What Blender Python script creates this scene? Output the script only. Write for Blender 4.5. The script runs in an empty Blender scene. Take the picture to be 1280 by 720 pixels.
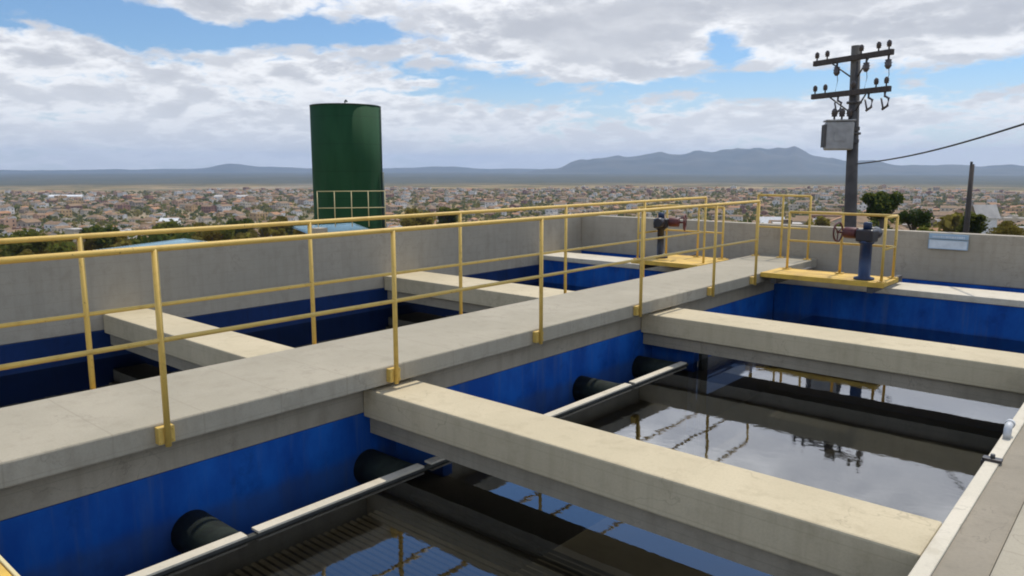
import bpy, bmesh, math, random
from mathutils import Vector, Matrix
R = math.radians
PI = math.pi
rnd = random.Random(7)
S = bpy.context.scene
COL = S.collection

# ------------------------------------------------------------------ camera
EYE = Vector((0.0, 0.0, 1.68))
FPX, HORIZON, YAW = 950.0, 210.0, R(41)
PITCH = math.atan((360 - HORIZON) / FPX)
cd = bpy.data.cameras.new('camera'); cam = bpy.data.objects.new('camera', cd); COL.objects.link(cam)
cam.location = EYE
cam.rotation_euler = (PI / 2 - PITCH, 0, YAW)
cd.sensor_width = 36.0; cd.lens = FPX / 1280 * 36.0
cd.clip_start = 0.05; cd.clip_end = 60000
S.camera = cam
S.render.resolution_x, S.render.resolution_y = 1024, 576
CF = Vector((-math.sin(YAW) * math.cos(PITCH), math.cos(YAW) * math.cos(PITCH), -math.sin(PITCH)))
CR = Vector((math.cos(YAW), math.sin(YAW), 0)); CU = CR.cross(CF)
def bearing(px, py):                       # unit direction of a photo pixel, used to survey distances and bearings
    return (CR * ((px - 640) / FPX) - CU * ((py - 360) / FPX) + CF).normalized()
def survey(px, py, dist):                  # point at a horizontal distance along that bearing
    d = bearing(px, py); h = math.hypot(d.x, d.y)
    return EYE + d * (dist / h)

# ------------------------------------------------------------------ light, sky, exposure
SUN_EL, SUN_AZ = 60.0, 0.0                 # azimuth from +Y towards +X
sl = bpy.data.lights.new('sun', 'SUN'); so = bpy.data.objects.new('sun', sl); COL.objects.link(so)
sl.energy = 3.4; sl.angle = R(0.6); sl.color = (1.0, 0.94, 0.84)
so.rotation_euler = (-R(90 - SUN_EL), 0, -R(SUN_AZ)); so.location = (0, 30, 60)
S.view_settings.view_transform = 'Standard'; S.view_settings.look = 'None'
S.view_settings.exposure = 0.0; S.view_settings.gamma = 1.0
S.render.engine = 'CYCLES'
S.cycles.volume_bounces = 1; S.cycles.max_bounces = 8; S.cycles.transparent_max_bounces = 8
S.cycles.filter_width = 1.9

W = bpy.data.worlds.new('World'); S.world = W; W.use_nodes = True
nt = W.node_tree
for n in list(nt.nodes): nt.nodes.remove(n)
class NB:                                   # tiny node-expression helper
    def __init__(s, nt): s.nt = nt
    def n(s, t, **k):
        x = s.nt.nodes.new(t)
        for a, b in k.items(): setattr(x, a, b)
        return x
    def put(s, sock, v):
        if isinstance(v, bpy.types.NodeSocket): s.nt.links.new(v, sock)
        else: sock.default_value = v
    def m(s, op, a, b=0.0, c=None, clamp=False):
        x = s.n('ShaderNodeMath', operation=op, use_clamp=clamp)
        s.put(x.inputs[0], a); s.put(x.inputs[1], b)
        if c is not None: s.put(x.inputs[2], c)
        return x.outputs[0]
    def v(s, op, a, b=(0, 0, 0)):
        x = s.n('ShaderNodeVectorMath', operation=op)
        s.put(x.inputs[0], a); s.put(x.inputs[1], b)
        return x.outputs['Value'] if op in ('DOT_PRODUCT', 'LENGTH') else x.outputs[0]
    def scale(s, a, k):
        x = s.n('ShaderNodeVectorMath', operation='SCALE'); s.put(x.inputs[0], a); s.put(x.inputs['Scale'], k)
        return x.outputs[0]
    def noise(s, vec, scale, detail=6, rough=0.55, dist=0.0):
        x = s.n('ShaderNodeTexNoise')
        if vec is not None: s.put(x.inputs['Vector'], vec)
        x.inputs['Scale'].default_value = scale; x.inputs['Detail'].default_value = detail
        x.inputs['Roughness'].default_value = rough; x.inputs['Distortion'].default_value = dist
        return x.outputs['Fac']
    def ramp(s, f, lo, hi, a=0.0, b=1.0):
        x = s.n('ShaderNodeMapRange', interpolation_type='SMOOTHSTEP')
        s.put(x.inputs[0], f); x.inputs[1].default_value = lo; x.inputs[2].default_value = hi
        s.put(x.inputs[3], a); s.put(x.inputs[4], b)
        return x.outputs[0]
    def mix(s, f, a, b, mode='MIX'):
        x = s.n('ShaderNodeMix', data_type='RGBA', blend_type=mode)
        s.put(x.inputs[0], f); s.put(x.inputs[6], a if isinstance(a, bpy.types.NodeSocket) else (*a, 1)); s.put(x.inputs[7], b if isinstance(b, bpy.types.NodeSocket) else (*b, 1))
        return x.outputs[2]

b = NB(nt)
out = b.n('ShaderNodeOutputWorld'); bg = b.n('ShaderNodeBackground'); nt.links.new(bg.outputs[0], out.inputs[0])
STR = 0.1
bg.inputs['Strength'].default_value = STR
sky = b.n('ShaderNodeTexSky', sky_type='NISHITA')
sky.sun_disc = False; sky.sun_elevation = R(SUN_EL); sky.sun_rotation = R(SUN_AZ)
sky.altitude = 500; sky.air_density = 1.0; sky.dust_density = 0.6; sky.ozone_density = 1.5
tc = b.n('ShaderNodeTexCoord'); D = tc.outputs['Generated']
sep = b.n('ShaderNodeSeparateXYZ'); nt.links.new(D, sep.inputs[0])
zc = b.m('MAXIMUM', sep.outputs[2], 0.0)
inv = b.m('DIVIDE', 1.0, b.m('ADD', zc, 0.25))
flat = b.v('MULTIPLY', D, (1, 1, 0))
P = b.scale(flat, inv)                      # where the ray meets a cloud deck: clouds crowd together towards the horizon
inv2 = b.m('DIVIDE', 1.0, b.m('ADD', zc, 0.268))
P2 = b.scale(flat, inv2)
def blob(px, py, wx, wy, k):                # a cloud bank (k>0) or a clear window (k<0) at a fixed place in the sky
    d = bearing(px, py)
    r = Vector((d.y, -d.x, 0)).normalized(); u = r.cross(d)
    a = b.m('DIVIDE', b.v('DOT_PRODUCT', D, tuple(r)), wx / FPX); c = b.m('DIVIDE', b.v('DOT_PRODUCT', D, tuple(u)), wy / FPX)
    fwd = b.m('GREATER_THAN', b.v('DOT_PRODUCT', D, tuple(d)), 0.0)
    q = b.m('ADD', b.m('MULTIPLY', a, a), b.m('MULTIPLY', c, c))
    return b.m('MULTIPLY', b.m('MULTIPLY', b.m('POWER', 2.718, b.m('MULTIPLY', q, -1.0)), k), fwd)
BLOBS = [(150, 25, 240, 24, -.20), (420, 45, 170, 22, -.20), (520, 85, 110, 20, -.20), (60, 60, 110, 20, .08), (470, 62, 60, 10, .14), (330, 12, 90, 16, .22),
         (690, 45, 170, 45, .22), (1000, 15, 330, 40, .24), (905, 55, 34, 34, -.32), (780, 112, 200, 16, -.15),
         (620, 120, 80, 14, -.10), (240, 110, 330, 60, .12), (780, 75, 120, 22, .14), (1090, 60, 120, 30, .12), (1010, 105, 80, 14, -.08),
         (1180, 95, 160, 20, -.12), (1100, 150, 260, 30, .12), (400, 170, 500, 40, .10),
         (1020, -125, 420, 85, .36), (1250, -250, 230, 110, .34), (640, -370, 620, 120, -.40)]
bias = None
for q in BLOBS:
    v = blob(*q); bias = v if bias is None else b.m('ADD', bias, v)
def deck(p):
    n1 = b.noise(p, 2.1, 8, 0.58, 0.25)
    n2 = b.noise(b.v('ADD', p, (13.1, 4.7, 2.0)), 4.4, 5, 0.56)
    puff = b.m('ABSOLUTE', b.m('MULTIPLY_ADD', n2, 2.0, -1.0))     # rounded heads with creases between them
    return b.m('MULTIPLY_ADD', puff, 0.45, b.m('MULTIPLY', n1, 0.80))
d1, d2 = deck(P), deck(P2)
dens = b.m('ADD', d1, bias); dens2 = b.m('ADD', d2, bias)
mask = b.m('MULTIPLY', b.ramp(dens, 0.39, 0.53), b.ramp(sep.outputs[2], 0.45, 0.75, 1.0, 0.6))
thick = b.ramp(dens, 0.52, 0.80)
lit = b.ramp(b.m('SUBTRACT', dens2, dens), -0.10, 0.10)     # edge turned up to the light or underside
soft = b.noise(b.v('ADD', P, (3.0, 9.0, 5.0)), 2.2, 7, 0.6)
ccol = b.mix(lit, (6.6, 6.75, 7.2), (10.6, 10.6, 10.7))
ccol = b.mix(b.m('MULTIPLY', thick, 0.75), ccol, (5.2, 5.35, 5.8))
ccol = b.mix(b.ramp(soft, 0.35, 0.7, 0.0, 0.30), ccol, (9.4, 9.5, 9.7))
up = b.m('MULTIPLY', b.ramp(sep.outputs[2], 0.19, 0.30, 1.0, 2.5), b.ramp(sep.outputs[2], 0.45, 0.62, 1.0, 0.45))           # clouds brightened above the view for the water reflections, dimmed overhead
ccol = b.scale(ccol, up)
skyc = b.scale(b.mix(1.0, sky.outputs[0], (0.80, 1.02, 1.22), 'MULTIPLY'), b.m('MULTIPLY', b.ramp(sep.outputs[2], 0.19, 0.30, 1.0, 1.9), b.ramp(sep.outputs[2], 0.50, 0.65, 1.0, 0.6)))  # clear sky lifted in the same band, also for the reflections
full = b.mix(b.m('MULTIPLY', mask, 0.94), skyc, ccol)
hz = b.ramp(sep.outputs[2], 0.0, 0.13, 1.0, 0.0)
full = b.mix(b.m('MULTIPLY', hz, 0.72), full, (8.2, 8.6, 9.3))
nt.links.new(full, bg.inputs['Color'])

# ------------------------------------------------------------------ materials
MATS = {}
def bump_to(nb, p, h, strength, dist=0.02):
    bp = nb.n('ShaderNodeBump'); bp.inputs['Strength'].default_value = strength; bp.inputs['Distance'].default_value = dist
    nb.put(bp.inputs['Height'], h); nb.nt.links.new(bp.outputs[0], p.inputs['Normal'])
def mat(name, col, rough=0.6, col2=None, scale=6.0, metal=0.0, bump=0.0, lo=0.35, hi=0.7, detail=6, coord='Object', spec=None, stretch=None):
    m = bpy.data.materials.new(name); m.use_nodes = True; MATS[name] = m
    t = m.node_tree; p = t.nodes['Principled BSDF']; nb = NB(t)
    p.inputs['Base Color'].default_value = (*col, 1); p.inputs['Roughness'].default_value = rough; p.inputs['Metallic'].default_value = metal
    if spec is not None: p.inputs['Specular IOR Level'].default_value = spec
    if col2 is not None or bump:
        c = nb.n('ShaderNodeTexCoord').outputs[coord]
        if stretch: c = nb.v('MULTIPLY', c, stretch)
        n = nb.noise(c, scale, detail, 0.6)
        if col2 is not None: t.links.new(nb.mix(nb.ramp(n, lo, hi), col, col2), p.inputs['Base Color'])
        if bump: bump_to(nb, p, n, bump)
    return m
def concrete(name, base, stain, grime, rough=0.85, streak=0.5, joints=0.0):
    m = bpy.data.materials.new(name); m.use_nodes = True; MATS[name] = m
    t = m.node_tree; p = t.nodes['Principled BSDF']; nb = NB(t)
    c = nb.n('ShaderNodeNewGeometry').outputs['Position']
    big = nb.noise(c, 0.9, 6, 0.6, 0.3); mid = nb.noise(nb.v('ADD', c, (5, 3, 1)), 5.5, 8, 0.65); fine = nb.noise(c, 60, 4, 0.7)
    st = nb.noise(nb.v('MULTIPLY', c, (7.0, 7.0, 0.55)), 1.4, 6, 0.6)     # run-down streaks on upright faces
    col = nb.mix(nb.ramp(big, 0.36, 0.66), base, stain)
    col = nb.mix(nb.m('MULTIPLY', nb.ramp(mid, 0.48, 0.72), 0.45), col, grime)
    nrm = nb.n('ShaderNodeSeparateXYZ'); t.links.new(nb.n('ShaderNodeNewGeometry').outputs['Normal'], nrm.inputs[0])
    upright = nb.m('SUBTRACT', 1.0, nb.m('ABSOLUTE', nrm.outputs[2]))
    col = nb.mix(nb.m('MULTIPLY', nb.m('MULTIPLY', nb.ramp(st, 0.45, 0.7), upright), streak * .7), col, grime)
    col = nb.mix(nb.m('MULTIPLY', nb.ramp(fine, 0.4, 0.75), 0.22), col, tuple(x * 0.6 for x in base))
    cr = nb.m('ABSOLUTE', nb.m('SUBTRACT', nb.noise(nb.v('ADD', c, (2, 8, 4)), 1.7, 5, 0.55, 0.4), 0.5))
    crk = nb.m('MULTIPLY', nb.ramp(cr, 0.0015, 0.006, 1.0, 0.0), nb.ramp(big, 0.45, 0.58))
    col = nb.mix(nb.m("MULTIPLY", crk, 0.26), col, tuple(x * .45 for x in grime))
    pz = nb.n('ShaderNodeSeparateXYZ'); t.links.new(c, pz.inputs[0])
    brd = nb.m('LESS_THAN', nb.m('FRACT', nb.m('MULTIPLY', nb.m('ADD', pz.outputs[2], 3.03), 1 / .145)), .05)   # board lines of the formwork
    col = nb.mix(nb.m('MULTIPLY', nb.m('MULTIPLY', brd, upright), .35), col, grime)
    if joints:                                                            # board marks of the formwork across the slab
        sp = nb.n('ShaderNodeSeparateXYZ'); t.links.new(c, sp.inputs[0])
        f = nb.m('FRACT', nb.m('MULTIPLY', nb.m('ADD', sp.outputs[1], nb.m('MULTIPLY', mid, 0.012)), 1 / joints))
        line = nb.m('LESS_THAN', f, 0.012 / joints)
        col = nb.mix(nb.m('MULTIPLY', line, 0.45), col, grime)
    t.links.new(col, p.inputs['Base Color'])
    p.inputs['Roughness'].default_value = rough; p.inputs['Specular IOR Level'].default_value = 0.25
    bump_to(nb, p, nb.m('ADD', nb.m('MULTIPLY', mid, 0.6), nb.m('MULTIPLY', fine, 0.4)), 0.5, 0.01)
    return m
concrete('walk_concrete', (0.349, 0.310, 0.229), (0.398, 0.352, 0.263), (0.271, 0.236, 0.172), joints=0.61)
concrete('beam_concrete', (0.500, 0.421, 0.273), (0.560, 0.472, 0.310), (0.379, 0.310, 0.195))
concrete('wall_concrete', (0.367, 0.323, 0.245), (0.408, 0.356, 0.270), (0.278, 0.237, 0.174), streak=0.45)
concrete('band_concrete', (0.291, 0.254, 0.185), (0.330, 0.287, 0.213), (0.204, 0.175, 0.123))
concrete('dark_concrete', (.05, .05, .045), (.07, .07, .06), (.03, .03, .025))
concrete('ledge_concrete', (0.262, 0.227, 0.168), (0.301, 0.259, 0.192), (0.194, 0.167, 0.123))
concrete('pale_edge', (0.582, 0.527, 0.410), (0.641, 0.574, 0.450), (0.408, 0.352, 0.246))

def tank_wear():
    m = MATS['green_tank']; t = m.node_tree; p = t.nodes['Principled BSDF']; nb = NB(t); src = p.inputs['Base Color'].links[0].from_socket
    c = nb.n('ShaderNodeTexCoord').outputs['Object']; sp = nb.n('ShaderNodeSeparateXYZ'); t.links.new(c, sp.inputs[0])
    ln = nb.m('LESS_THAN', nb.m('FRACT', nb.m('MULTIPLY', sp.outputs[2], 1 / 1.52)), .022)
    run = nb.ramp(nb.noise(nb.v('MULTIPLY', c, (6, 6, .25)), 1.0, 5, 0.6), 0.55, 0.75)
    col = nb.mix(nb.m('MULTIPLY', ln, .5), src, (.006, .022, .010)); col = nb.mix(nb.m('MULTIPLY', run, .35), col, (.030, .060, .030))
    t.links.new(col, p.inputs['Base Color']); p.inputs['Specular IOR Level'].default_value = .2
def blue_paint(name, a, bcol, scum):
    m = bpy.data.materials.new(name); m.use_nodes = True; MATS[name] = m
    t = m.node_tree; p = t.nodes['Principled BSDF']; nb = NB(t)
    c = nb.n('ShaderNodeNewGeometry').outputs['Position']
    n = nb.noise(nb.v('MULTIPLY', c, (1.6, 1.6, 0.8)), 1.5, 7, 0.6)
    s = nb.noise(nb.v('MULTIPLY', c, (9, 9, 0.7)), 1.2, 6, 0.6)
    col = nb.mix(nb.ramp(n, 0.35, 0.68), a, bcol)
    sp = nb.n('ShaderNodeSeparateXYZ'); t.links.new(c, sp.inputs[0])
    tide = nb.ramp(nb.m('ADD', sp.outputs[2], nb.m('MULTIPLY', n, 0.10)), -0.80, -0.68, 0.45, 0.0)   # scum line just over the water
    col = nb.mix(nb.m('MULTIPLY', nb.ramp(s, 0.48, 0.72), 0.5), col, scum)
    blot = nb.noise(nb.v('ADD', c, (7, 2, 3)), 3.2, 7, 0.65)
    col = nb.mix(nb.ramp(blot, 0.52, 0.72, 0.0, 0.45), col, tuple(x * .45 for x in a))
    col = nb.mix(tide, col, (.035, .05, .075))
    t.links.new(col, p.inputs['Base Color']); p.inputs['Roughness'].default_value = 0.55; p.inputs['Specular IOR Level'].default_value = 0.12
    bump_to(nb, p, n, 0.25, 0.01)
    return m
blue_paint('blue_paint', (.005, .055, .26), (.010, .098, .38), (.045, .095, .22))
blue_paint('dark_blue_paint', (.006, .022, .08), (.008, .027, .10), (.008, .015, .045))  # darker copy of the blue paint, for the left basin lining
mat('yellow_paint', (.62, .41, .09), 0.55, (.50, .31, .06), 9.0, bump=0.05, lo=0.5, hi=0.75)
def weather_paint(name, rust):                # chips and rust freckles in the paint
    m = MATS[name]; t = m.node_tree; p = t.nodes['Principled BSDF']; nb = NB(t)
    src = p.inputs['Base Color'].links[0].from_socket
    c = nb.n('ShaderNodeNewGeometry').outputs['Position']
    k = nb.m('MULTIPLY', nb.ramp(nb.noise(c, 26, 5, 0.7), 0.60, 0.68), nb.ramp(nb.noise(c, 2.3, 4, 0.6), 0.42, 0.62))
    t.links.new(nb.mix(nb.m('MULTIPLY', k, 0.8), src, rust), p.inputs['Base Color'])
weather_paint('yellow_paint', (.13, .06, .025))
mat('pale_yellow', (.62, .52, .26), 0.6)
mat('yellow_deck', (.70, .44, .06), 0.6, (.52, .31, .05), 3.5, bump=0.1)
weather_paint('yellow_deck', (.20, .11, .04))
mat('black_pipe', (.012, .015, .013), 0.8, (.022, .03, .022), 6, spec=.2)
mat('green_tank', (.010, .050, .017), 0.8, (.014, .062, .023), 1.2, stretch=(1, 1, .25))
tank_wear()
mat('green_dark', (.010, .032, .022), 0.5)
mat('pole_concrete', (.05, .047, .045), 0.9, (.085, .08, .075), 3.0)
mat('dark_wood', (.045, .036, .030), 0.85, (.075, .06, .05), 5, stretch=(4, 4, .6))
mat('porcelain', (.07, .055, .05), 0.3)
mat('grey_steel', (.32, .32, .31), 0.5, (.24, .24, .23), 4)
mat('dark_steel', (.05, .05, .05), 0.5, (.08, .07, .06), 5)
mat('cable_black', (.03, .03, .03), 0.6)
mat('navy_enamel', (.012, .035, .095), 0.45, (.018, .03, .07), 5)
mat('black_enamel', (.014, .014, .018), 0.4, (.03, .02, .02), 6)
mat('red_enamel', (.12, .02, .016), 0.55, (.07, .016, .014), 8)
mat('pvc', (.55, .56, .56), 0.5, (.45, .45, .43), 7)
mat('white_paint', (.72, .72, .70), 0.7, (.60, .59, .55), 2)
mat('sign_white', (.62, .68, .72), 0.5, (.52, .57, .60), 6)
mat('sign_blue', (.30, .42, .52), 0.5)
mat('sky_roof', (.30, .46, .52), 0.45, (.22, .36, .42), 1.5, metal=0.0)
for nm, c1, c2 in (('cream', (.52, .45, .34), (.44, .37, .27)), ('whitewash', (.66, .63, .58), (.54, .51, .46)), ('ochre', (.46, .30, .13), (.38, .24, .11)),
                   ('rose', (.46, .28, .17), (.38, .23, .14)), ('brick', (.26, .13, .08), (.20, .10, .07)), ('grey_render', (.34, .27, .20), (.27, .21, .15))):
    mat('render_' + nm, c1, 0.85, c2, 0.35, detail=8)
mat('roof_clay', (.40, .20, .085), 0.85, (.28, .14, .06), 0.6, detail=9, bump=.2)
mat('roof_brown', (.27, .17, .085), 0.85, (.18, .11, .06), 0.6, detail=9, bump=.2)
mat('roof_pale', (.52, .48, .42), 0.8, (.40, .37, .33), 0.5, detail=8)
mat('window_dark', (.02, .022, .025), 0.2)
mat('bark', (.06, .045, .035), 0.9, (.09, .07, .05), 4)
def leaf(name, a, bcol):
    m = bpy.data.materials.new(name); m.use_nodes = True; MATS[name] = m
    t = m.node_tree; nb = NB(t)
    for n in list(t.nodes): t.nodes.remove(n)
    o = nb.n('ShaderNodeOutputMaterial'); mx = nb.n('ShaderNodeMixShader'); df = nb.n('ShaderNodeBsdfDiffuse'); tl = nb.n('ShaderNodeBsdfTranslucent')
    col = nb.mix(nb.n('ShaderNodeNewGeometry').outputs['Random Per Island'], a, bcol)
    t.links.new(col, df.inputs[0]); t.links.new(nb.mix(0.5, col, (.24, .24, .04)), tl.inputs[0])
    mx.inputs[0].default_value = .5
    t.links.new(df.outputs[0], mx.inputs[1]); t.links.new(tl.outputs[0], mx.inputs[2]); t.links.new(mx.outputs[0], o.inputs[0])
leaf('leaf_dark', (.022, .038, .012), (.055, .085, .025)); leaf('leaf_olive', (.11, .085, .02), (.24, .18, .045)); leaf('leaf_green', (.06, .08, .018), (.15, .155, .035))

def water_mat(name, ior, tint):
    m = bpy.data.materials.new(name); m.use_nodes = True; MATS[name] = m
    t = m.node_tree; nb = NB(t)
    for n in list(t.nodes): t.nodes.remove(n)
    o = nb.n('ShaderNodeOutputMaterial'); mx = nb.n('ShaderNodeMixShader')
    tr = nb.n('ShaderNodeBsdfTransparent'); tr.inputs[0].default_value = (*tint, 1)
    gl = nb.n('ShaderNodeBsdfGlossy'); gl.inputs['Roughness'].default_value = 0.015; gl.inputs[0].default_value = (.95, .97, 1, 1)
    fr = nb.n('ShaderNodeFresnel'); fr.inputs[0].default_value = ior
    c = nb.n('ShaderNodeNewGeometry').outputs['Position']
    w = nb.m('ADD', nb.noise(c, 2.2, 3, 0.5), nb.m('MULTIPLY', nb.noise(nb.v('MULTIPLY', c, (1, 2.2, 1)), 9.0, 3, 0.5), 0.18))
    bp = nb.n('ShaderNodeBump'); bp.inputs['Strength'].default_value = 0.075; bp.inputs['Distance'].default_value = 0.02
    nb.put(bp.inputs['Height'], w)
    for s in (gl, fr): t.links.new(bp.outputs[0], s.inputs['Normal'])
    t.links.new(fr.outputs[0], mx.inputs[0]); t.links.new(tr.outputs[0], mx.inputs[1]); t.links.new(gl.outputs[0], mx.inputs[2]); t.links.new(mx.outputs[0], o.inputs[0])
water_mat('water', 1.8, (.52, .49, .41)); water_mat('still_water', 1.45, (.35, .34, .30))

def ground_mat():
    m = bpy.data.materials.new('dry_ground'); m.use_nodes = True; MATS['ground'] = m
    t = m.node_tree; p = t.nodes['Principled BSDF']; nb = NB(t)
    c = nb.n('ShaderNodeNewGeometry').outputs['Position']
    n0 = nb.noise(c, 0.0009, 7, 0.6, 0.6); n1 = nb.noise(nb.v('ADD', c, (900, 400, 0)), 0.006, 7, 0.62, 0.4); n2 = nb.noise(c, 0.08, 6, 0.65)
    col = nb.mix(nb.ramp(n1, 0.40, 0.62), (.12, .10, .032), (.36, .25, .11))
    col = nb.mix(nb.ramp(n0, 0.50, 0.66, 0.0, 0.85), col, (.33, .27, .20))
    col = nb.mix(nb.ramp(n2, 0.45, 0.7, 0.0, 0.6), col, (.045, .05, .022))
    ln = nb.v('LENGTH', nb.v('MULTIPLY', c, (1, 1, 0)))
    col = nb.mix(nb.ramp(ln, 2500, 3600, 0.0, 0.85), col, (.045, .055, .035))     # scrub forest beyond the town
    t.links.new(col, p.inputs['Base Color']); p.inputs['Roughness'].default_value = 0.95; p.inputs['Specular IOR Level'].default_value = 0.1
ground_mat()
mat('mountain_scrub', (.045, .055, .040), 0.95, (.09, .085, .06), 0.0025, detail=9)

# ------------------------------------------------------------------ mesh helpers
class MB:
    def __init__(s): s.bm = bmesh.new(); s.mi = 0
    def _fin(s, geom_faces):
        for f in geom_faces: f.material_index = s.mi
    def box(s, x0, x1, y0, y1, z0, z1, bevel=0.0, seg=2):
        r = bmesh.ops.create_cube(s.bm, size=1.0)
        bmesh.ops.scale(s.bm, vec=(x1 - x0, y1 - y0, z1 - z0), verts=r['verts'])
        bmesh.ops.translate(s.bm, vec=((x0 + x1) / 2, (y0 + y1) / 2, (z0 + z1) / 2), verts=r['verts'])
        fs = {f for v in r['verts'] for f in v.link_faces}
        s._fin(fs)
        if bevel:
            es = list({e for v in r['verts'] for e in v.link_edges})
            bmesh.ops.bevel(s.bm, geom=es, offset=bevel, segments=seg, affect='EDGES', profile=0.5)
        return s
    def tube(s, a, c, r, r2=None, seg=12):
        a, c = Vector(a), Vector(c); d = c - a
        q = bmesh.ops.create_cone(s.bm, cap_ends=True, segments=seg, radius1=r, radius2=r if r2 is None else r2, depth=d.length)
        M = Matrix.Translation((a + c) / 2) @ d.to_track_quat('Z', 'Y').to_matrix().to_4x4()
        bmesh.ops.transform(s.bm, matrix=M, verts=q['verts'])
        fs = {f for v in q['verts'] for f in v.link_faces}
        s._fin(fs)
        for f in fs: f.smooth = len(f.verts) == 4
        return s
    def path(s, pts, r, seg=10):
        pts = [Vector(p) for p in pts]; rings = []
        for i, p in enumerate(pts):
            d = (pts[min(i + 1, len(pts) - 1)] - pts[max(i - 1, 0)]).normalized()
            q = d.to_track_quat('Z', 'Y')
            rings.append([s.bm.verts.new(p + q @ Vector((math.cos(2 * PI * k / seg) * r, math.sin(2 * PI * k / seg) * r, 0))) for k in range(seg)])
        for u, w in zip(rings, rings[1:]):
            for k in range(seg):
                f = s.bm.faces.new((u[k], u[(k + 1) % seg], w[(k + 1) % seg], w[k])); f.smooth = True; f.material_index = s.mi
        for rg in (list(reversed(rings[0])), rings[-1]):
            f = s.bm.faces.new(rg); f.material_index = s.mi
        return s
    def lathe(s, prof, seg=24, at=(0, 0, 0), axis='Z'):
        rings = []
        for r, z in prof:
            ring = []
            for k in range(seg):
                a = 2 * PI * k / seg
                v = Vector((r * math.cos(a), r * math.sin(a), z))
                if axis == 'X': v = Vector((v.z, v.x, v.y))
                if axis == 'Y': v = Vector((v.y, v.z, v.x))
                ring.append(s.bm.verts.new(v + Vector(at)))
            rings.append(ring)
        for u, w in zip(rings, rings[1:]):
            for k in range(seg):
                f = s.bm.faces.new((u[k], u[(k + 1) % seg], w[(k + 1) % seg], w[k])); f.smooth = True; f.material_index = s.mi
        for rg in (list(reversed(rings[0])), rings[-1]):
            f = s.bm.faces.new(rg); f.material_index = s.mi
        return s
    def torus(s, c, R1, r, axis='X', seg=24, sub=8):
        c = Vector(c); pts = []
        for i in range(seg):
            a = 2 * PI * i / seg; ring = []
            for j in range(sub):
                q = 2 * PI * j / sub
                rr = R1 + r * math.cos(q); z = r * math.sin(q)
                v = Vector((rr * math.cos(a), rr * math.sin(a), z))
                if axis == 'X': v = Vector((v.z, v.x, v.y))
                if axis == 'Y': v = Vector((v.x, v.z, v.y))
                ring.append(s.bm.verts.new(c + v))
            pts.append(ring)
        for i in range(seg):
            for j in range(sub):
                f = s.bm.faces.new((pts[i][j], pts[(i + 1) % seg][j], pts[(i + 1) % seg][(j + 1) % sub], pts[i][(j + 1) % sub])); f.smooth = True; f.material_index = s.mi
        return s
    def face(s, pts):
        f = s.bm.faces.new([s.bm.verts.new(Vector(p)) for p in pts]); f.material_index = s.mi; return s
    def build(s, name, mats, parent=None):
        bmesh.ops.recalc_face_normals(s.bm, faces=s.bm.faces)
        me = bpy.data.meshes.new(name); s.bm.to_mesh(me); s.bm.free()
        for m in (mats if isinstance(mats, (list, tuple)) else [mats]): me.materials.append(MATS[m])
        o = bpy.data.objects.new(name, me); COL.objects.link(o)
        if parent: o.parent = parent
        return o
def tag(o, label=None, cat=None, group=None, kind=None):
    if label: o['label'] = label
    if cat: o['category'] = cat
    if group: o['group'] = group
    if kind: o['kind'] = kind
    return o
def empty(name, loc=(0, 0, 0), rz=0.0):
    o = bpy.data.objects.new(name, None); COL.objects.link(o); o.location = loc; o.rotation_euler = (0, 0, rz); o.empty_display_size = 0.2
    return o
def raw_mesh(name, verts, faces, mats, idx=None, smooth=False):
    me = bpy.data.meshes.new(name); me.from_pydata(verts, [], faces)
    for m in mats: me.materials.append(MATS[m])
    if idx: me.polygons.foreach_set('material_index', idx)
    if smooth: me.polygons.foreach_set('use_smooth', [True] * len(faces))
    me.update()
    return me
def link(name, me, parent=None):
    o = bpy.data.objects.new(name, me); COL.objects.link(o)
    if parent: o.parent = parent
    return o
def copy_tree(o, parent=None):
    c = o.copy(); COL.objects.link(c)
    if parent: c.parent = parent
    for ch in [k for k in o.children]: copy_tree(ch, c)
    return c

# ------------------------------------------------------------------ terrain
PLAIN = -62.0
def sstep(a, c, x):
    t = max(0.0, min(1.0, (x - a) / (c - a))); return t * t * (3 - 2 * t)
def terrain(x, y):
    r = math.hypot(x, y); az = math.degrees(math.atan2(x, y))            # from +Y towards +X
    right = sstep(-32, -16, az)
    slope = 0.118 * (1 - right) + 0.074 * right
    z = -4.2 - max(0.0, r - 34) * slope
    k = 18.0
    z = PLAIN + k * math.log(1 + math.exp(min(40, (z - PLAIN) / k)))     # runs out softly on the plain
    z += sstep(900, 3000, r) * (3.0 * math.sin(x * .0021 + 1) * math.sin(y * .0017) )
    return z
def make_ground():
    rs = [0, 12, 24, 34, 44] + [44 * 1.075 ** i for i in range(1, 79)]
    rs = [r for r in rs if r < 13200]; NA = 180
    vs = [(0, 0, -4.2)]; fs = []
    for r in rs[1:]:
        for k in range(NA):
            a = 2 * PI * k / NA; x, y = r * math.sin(a), r * math.cos(a); vs.append((x, y, terrain(x, y)))
    for k in range(NA): fs.append((0, 1 + (k + 1) % NA, 1 + k))
    for i in range(len(rs) - 2):
        u, w = 1 + i * NA, 1 + (i + 1) * NA
        for k in range(NA): fs.append((u + k, u + (k + 1) % NA, w + (k + 1) % NA, w + k))
    o = link('ground', raw_mesh('ground', vs, fs, ['ground'], smooth=True)); tag(o, kind='structure')
make_ground()

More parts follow.
